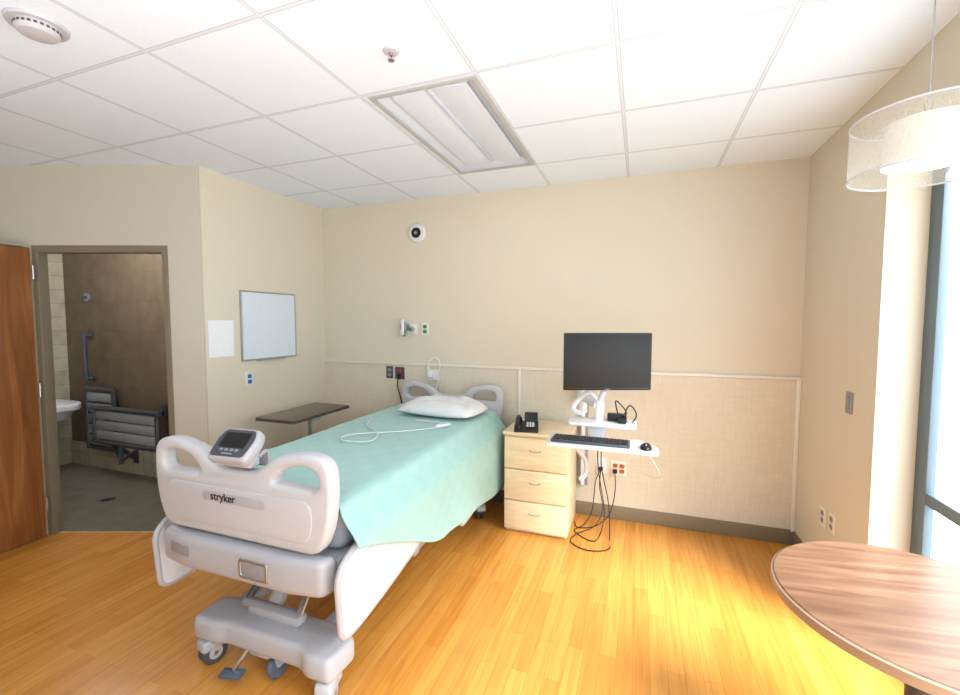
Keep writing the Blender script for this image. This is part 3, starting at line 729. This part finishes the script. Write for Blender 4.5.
# ---------------------------------------------------------------- bathroom things
g=thing('folding_shower_bench',(-4.90,2.978,-.03),'upright folded slatted shower bench with steel frame','shower bench')
m=M()
m.tube([(-.66,-.06,.34),(-.66,-.06,.86),(-.62,-.06,.91),(-.26,-.06,.91),(-.22,-.06,.86),(-.22,-.06,.34),(-.26,-.06,.29),(-.62,-.06,.29)],.024,SEATF,n=4,closed=True)
m.obj('back_frame',g)
m=M()
m.tube([(-.24,-.20,.76),(.60,-.20,.76),(.64,-.20,.72),(.64,-.20,.46),(.60,-.20,.42),(-.24,-.20,.42),(-.28,-.20,.46),(-.28,-.20,.72)],.024,SEATF,n=4,closed=True)
m.cyl((.0,-.20,.42),(.0,-.03,.22),.018,SEATF); m.cyl((.45,-.20,.42),(.45,-.03,.75),.018,SEATF)
m.cyl((-.28,-.20,.6),(-.28,0,.6),.018,SEATF); m.cyl((.1,-.2,.42),(.1,-.2,.22),.022,DGREY); m.cyl((.1,-.2,.25),(-.22,-.08,.34),.016,SEATF); m.cyl((.1,-.2,.25),(.4,-.2,.42),.016,SEATF)
m.obj('seat_frame',g)
for k in range(5): m=M(); m.box((-.44,-.06,.37+.115*k),(.40,.025,.095),MGREY,.006); m.obj('back_slat',g)
for k in range(3): m=M(); m.box((.18,-.20,.49+.10*k),(.86,.025,.088),MGREY,.006); m.obj('seat_slat',g)
for x,z in ((0,.22),(.45,.75)): m=M(); m.box((x,-.008,z),(.07,.016,.12),SEATF,.003); m.obj('wall_bracket',g)
g=thing('grab_bar',(-5.56,2.99,1.22),'vertical dark steel grab bar on brown tile','grab bar')
m=M(); m.tube([(0,0,-.23),(0,-.06,-.23),(0,-.07,-.20),(0,-.07,.20),(0,-.06,.23),(0,0,.23)],.022,DGREY,n=5,seg=12); m.obj('bar',g)
for z in (-.23,.23): m=M(); m.cyl((0,0,z),(0,-.01,z),.045,DGREY); m.obj('mounting_flange',g)
g=thing('shower_control',(-5.60,2.99,1.86),'small dark shower valve on brown tile','shower valve')
m=M(); m.cyl((0,0,0),(0,-.012,0),.045,MGREY); m.obj('valve_plate',g); m=M(); m.cyl((0,-.012,0),(0,-.05,0),.016,DGREY); m.box((0,-.045,-.03),(.02,.012,.07),DGREY,.004); m.obj('lever',g)
g=thing('bathroom_sink',(XBW,2.66,0),'white wall-hung sink in the bathroom','sink')
m=M(); m.prism(rpoly([(0,-.22),(.42,-.22),(.58,-.12),(.58,.12),(.42,.22),(0,.22)],.08),WHITEP,.07,bev=.015,mx=T(0,0,.72)); m.lathe([(.20,0),(.17,-.1),(.08,-.15),(0,-.16)],WHITEP,T(.28,0,.69)); m.obj('basin',g)
m=M(); m.cyl((.28,0,.56),(.28,0,.40),.018,CHROME); m.cyl((.28,0,.41),(0,0,.41),.018,CHROME); m.obj('drain_pipe',g)
m=M(); m.tube([(.06,0,.75),(.06,0,.85),(.10,0,.88),(.17,0,.85)],.012,CHROME); m.obj('faucet',g)
m=M(); m.lathe([(0,0),(.055,0),(.055,.003),(0,.003)],CHROME,seg=28); m.obj('floor_drain',loc=(-4.45,2.45,.006),label='round steel floor drain in mosaic tile',cat='drain')

# ---------------------------------------------------------------- camera
cam=bpy.data.cameras.new('camera'); co=bpy.data.objects.new('camera',cam); COL.objects.link(co)
cam.sensor_width=36; cam.lens=437/960*36; cam.clip_start=.05
co.location=(0,0,1.6); co.rotation_euler=(math.radians(90-3.4),0,math.radians(20.1))
S.camera=co
# ---------------------------------------------------------------- lights
wd=bpy.data.worlds.new('world'); S.world=wd; wd.use_nodes=True
bg=wd.node_tree.nodes['Background']; bg.inputs[0].default_value=(.96,.98,1,1); bg.inputs[1].default_value=5.5
def sun(dirv,strength,ang,col):
    l=bpy.data.lights.new('sun','SUN'); l.energy=strength; l.angle=math.radians(ang); l.color=col
    o=bpy.data.objects.new('sun',l); COL.objects.link(o); o.rotation_euler=Vector(dirv).to_track_quat('-Z','Y').to_euler()
sun((-.60,.36,-.80),21.0,36,(1,.99,.97))
def area(name,loc,rot,sx,sy,e,col=(1,1,1),portal=False):
    l=bpy.data.lights.new(name,'AREA'); l.shape='RECTANGLE'; l.size=sx; l.size_y=sy; l.energy=e; l.color=col
    o=bpy.data.objects.new(name,l); COL.objects.link(o); o.location=loc; o.rotation_euler=rot
    if portal: l.cycles.is_portal=True
    return o
area('window_portal',(1.32,.5,1.22),(0,math.radians(90),0),2.2,4.1,1,portal=True)
area('troffer_lamp',((FX0+FX1)/2,(FY0+FY1)/2,H-.015),(0,0,0),.5,1.1,3,(.92,.96,1))
area('fill_light_rear',(-.6,-1.2,H-.02),(0,0,0),2.2,1.6,14,(.86,.93,1))  # added ambient fill behind the camera, no fixture modelled there
area('fill_light_side',(-3.9,-.3,H-.02),(0,0,0),1.2,1.2,2,(.86,.93,1))  # added weak fill for the left of the room, not a fixture
area('ceiling_fill_rear',(-.5,-.7,.9),(math.radians(180),0,0),2.4,1.5,88,(.78,.88,1))  # added cool upward fill that whitens the ceiling, no lamp stands here
l=bpy.data.lights.new('bathroom_fill','POINT'); l.energy=38; l.shadow_soft_size=.15; o=bpy.data.objects.new('bathroom_fill',l); COL.objects.link(o); o.location=(-4.5,2.3,2.4)  # added point fill to brighten the bathroom, no fitting behind it
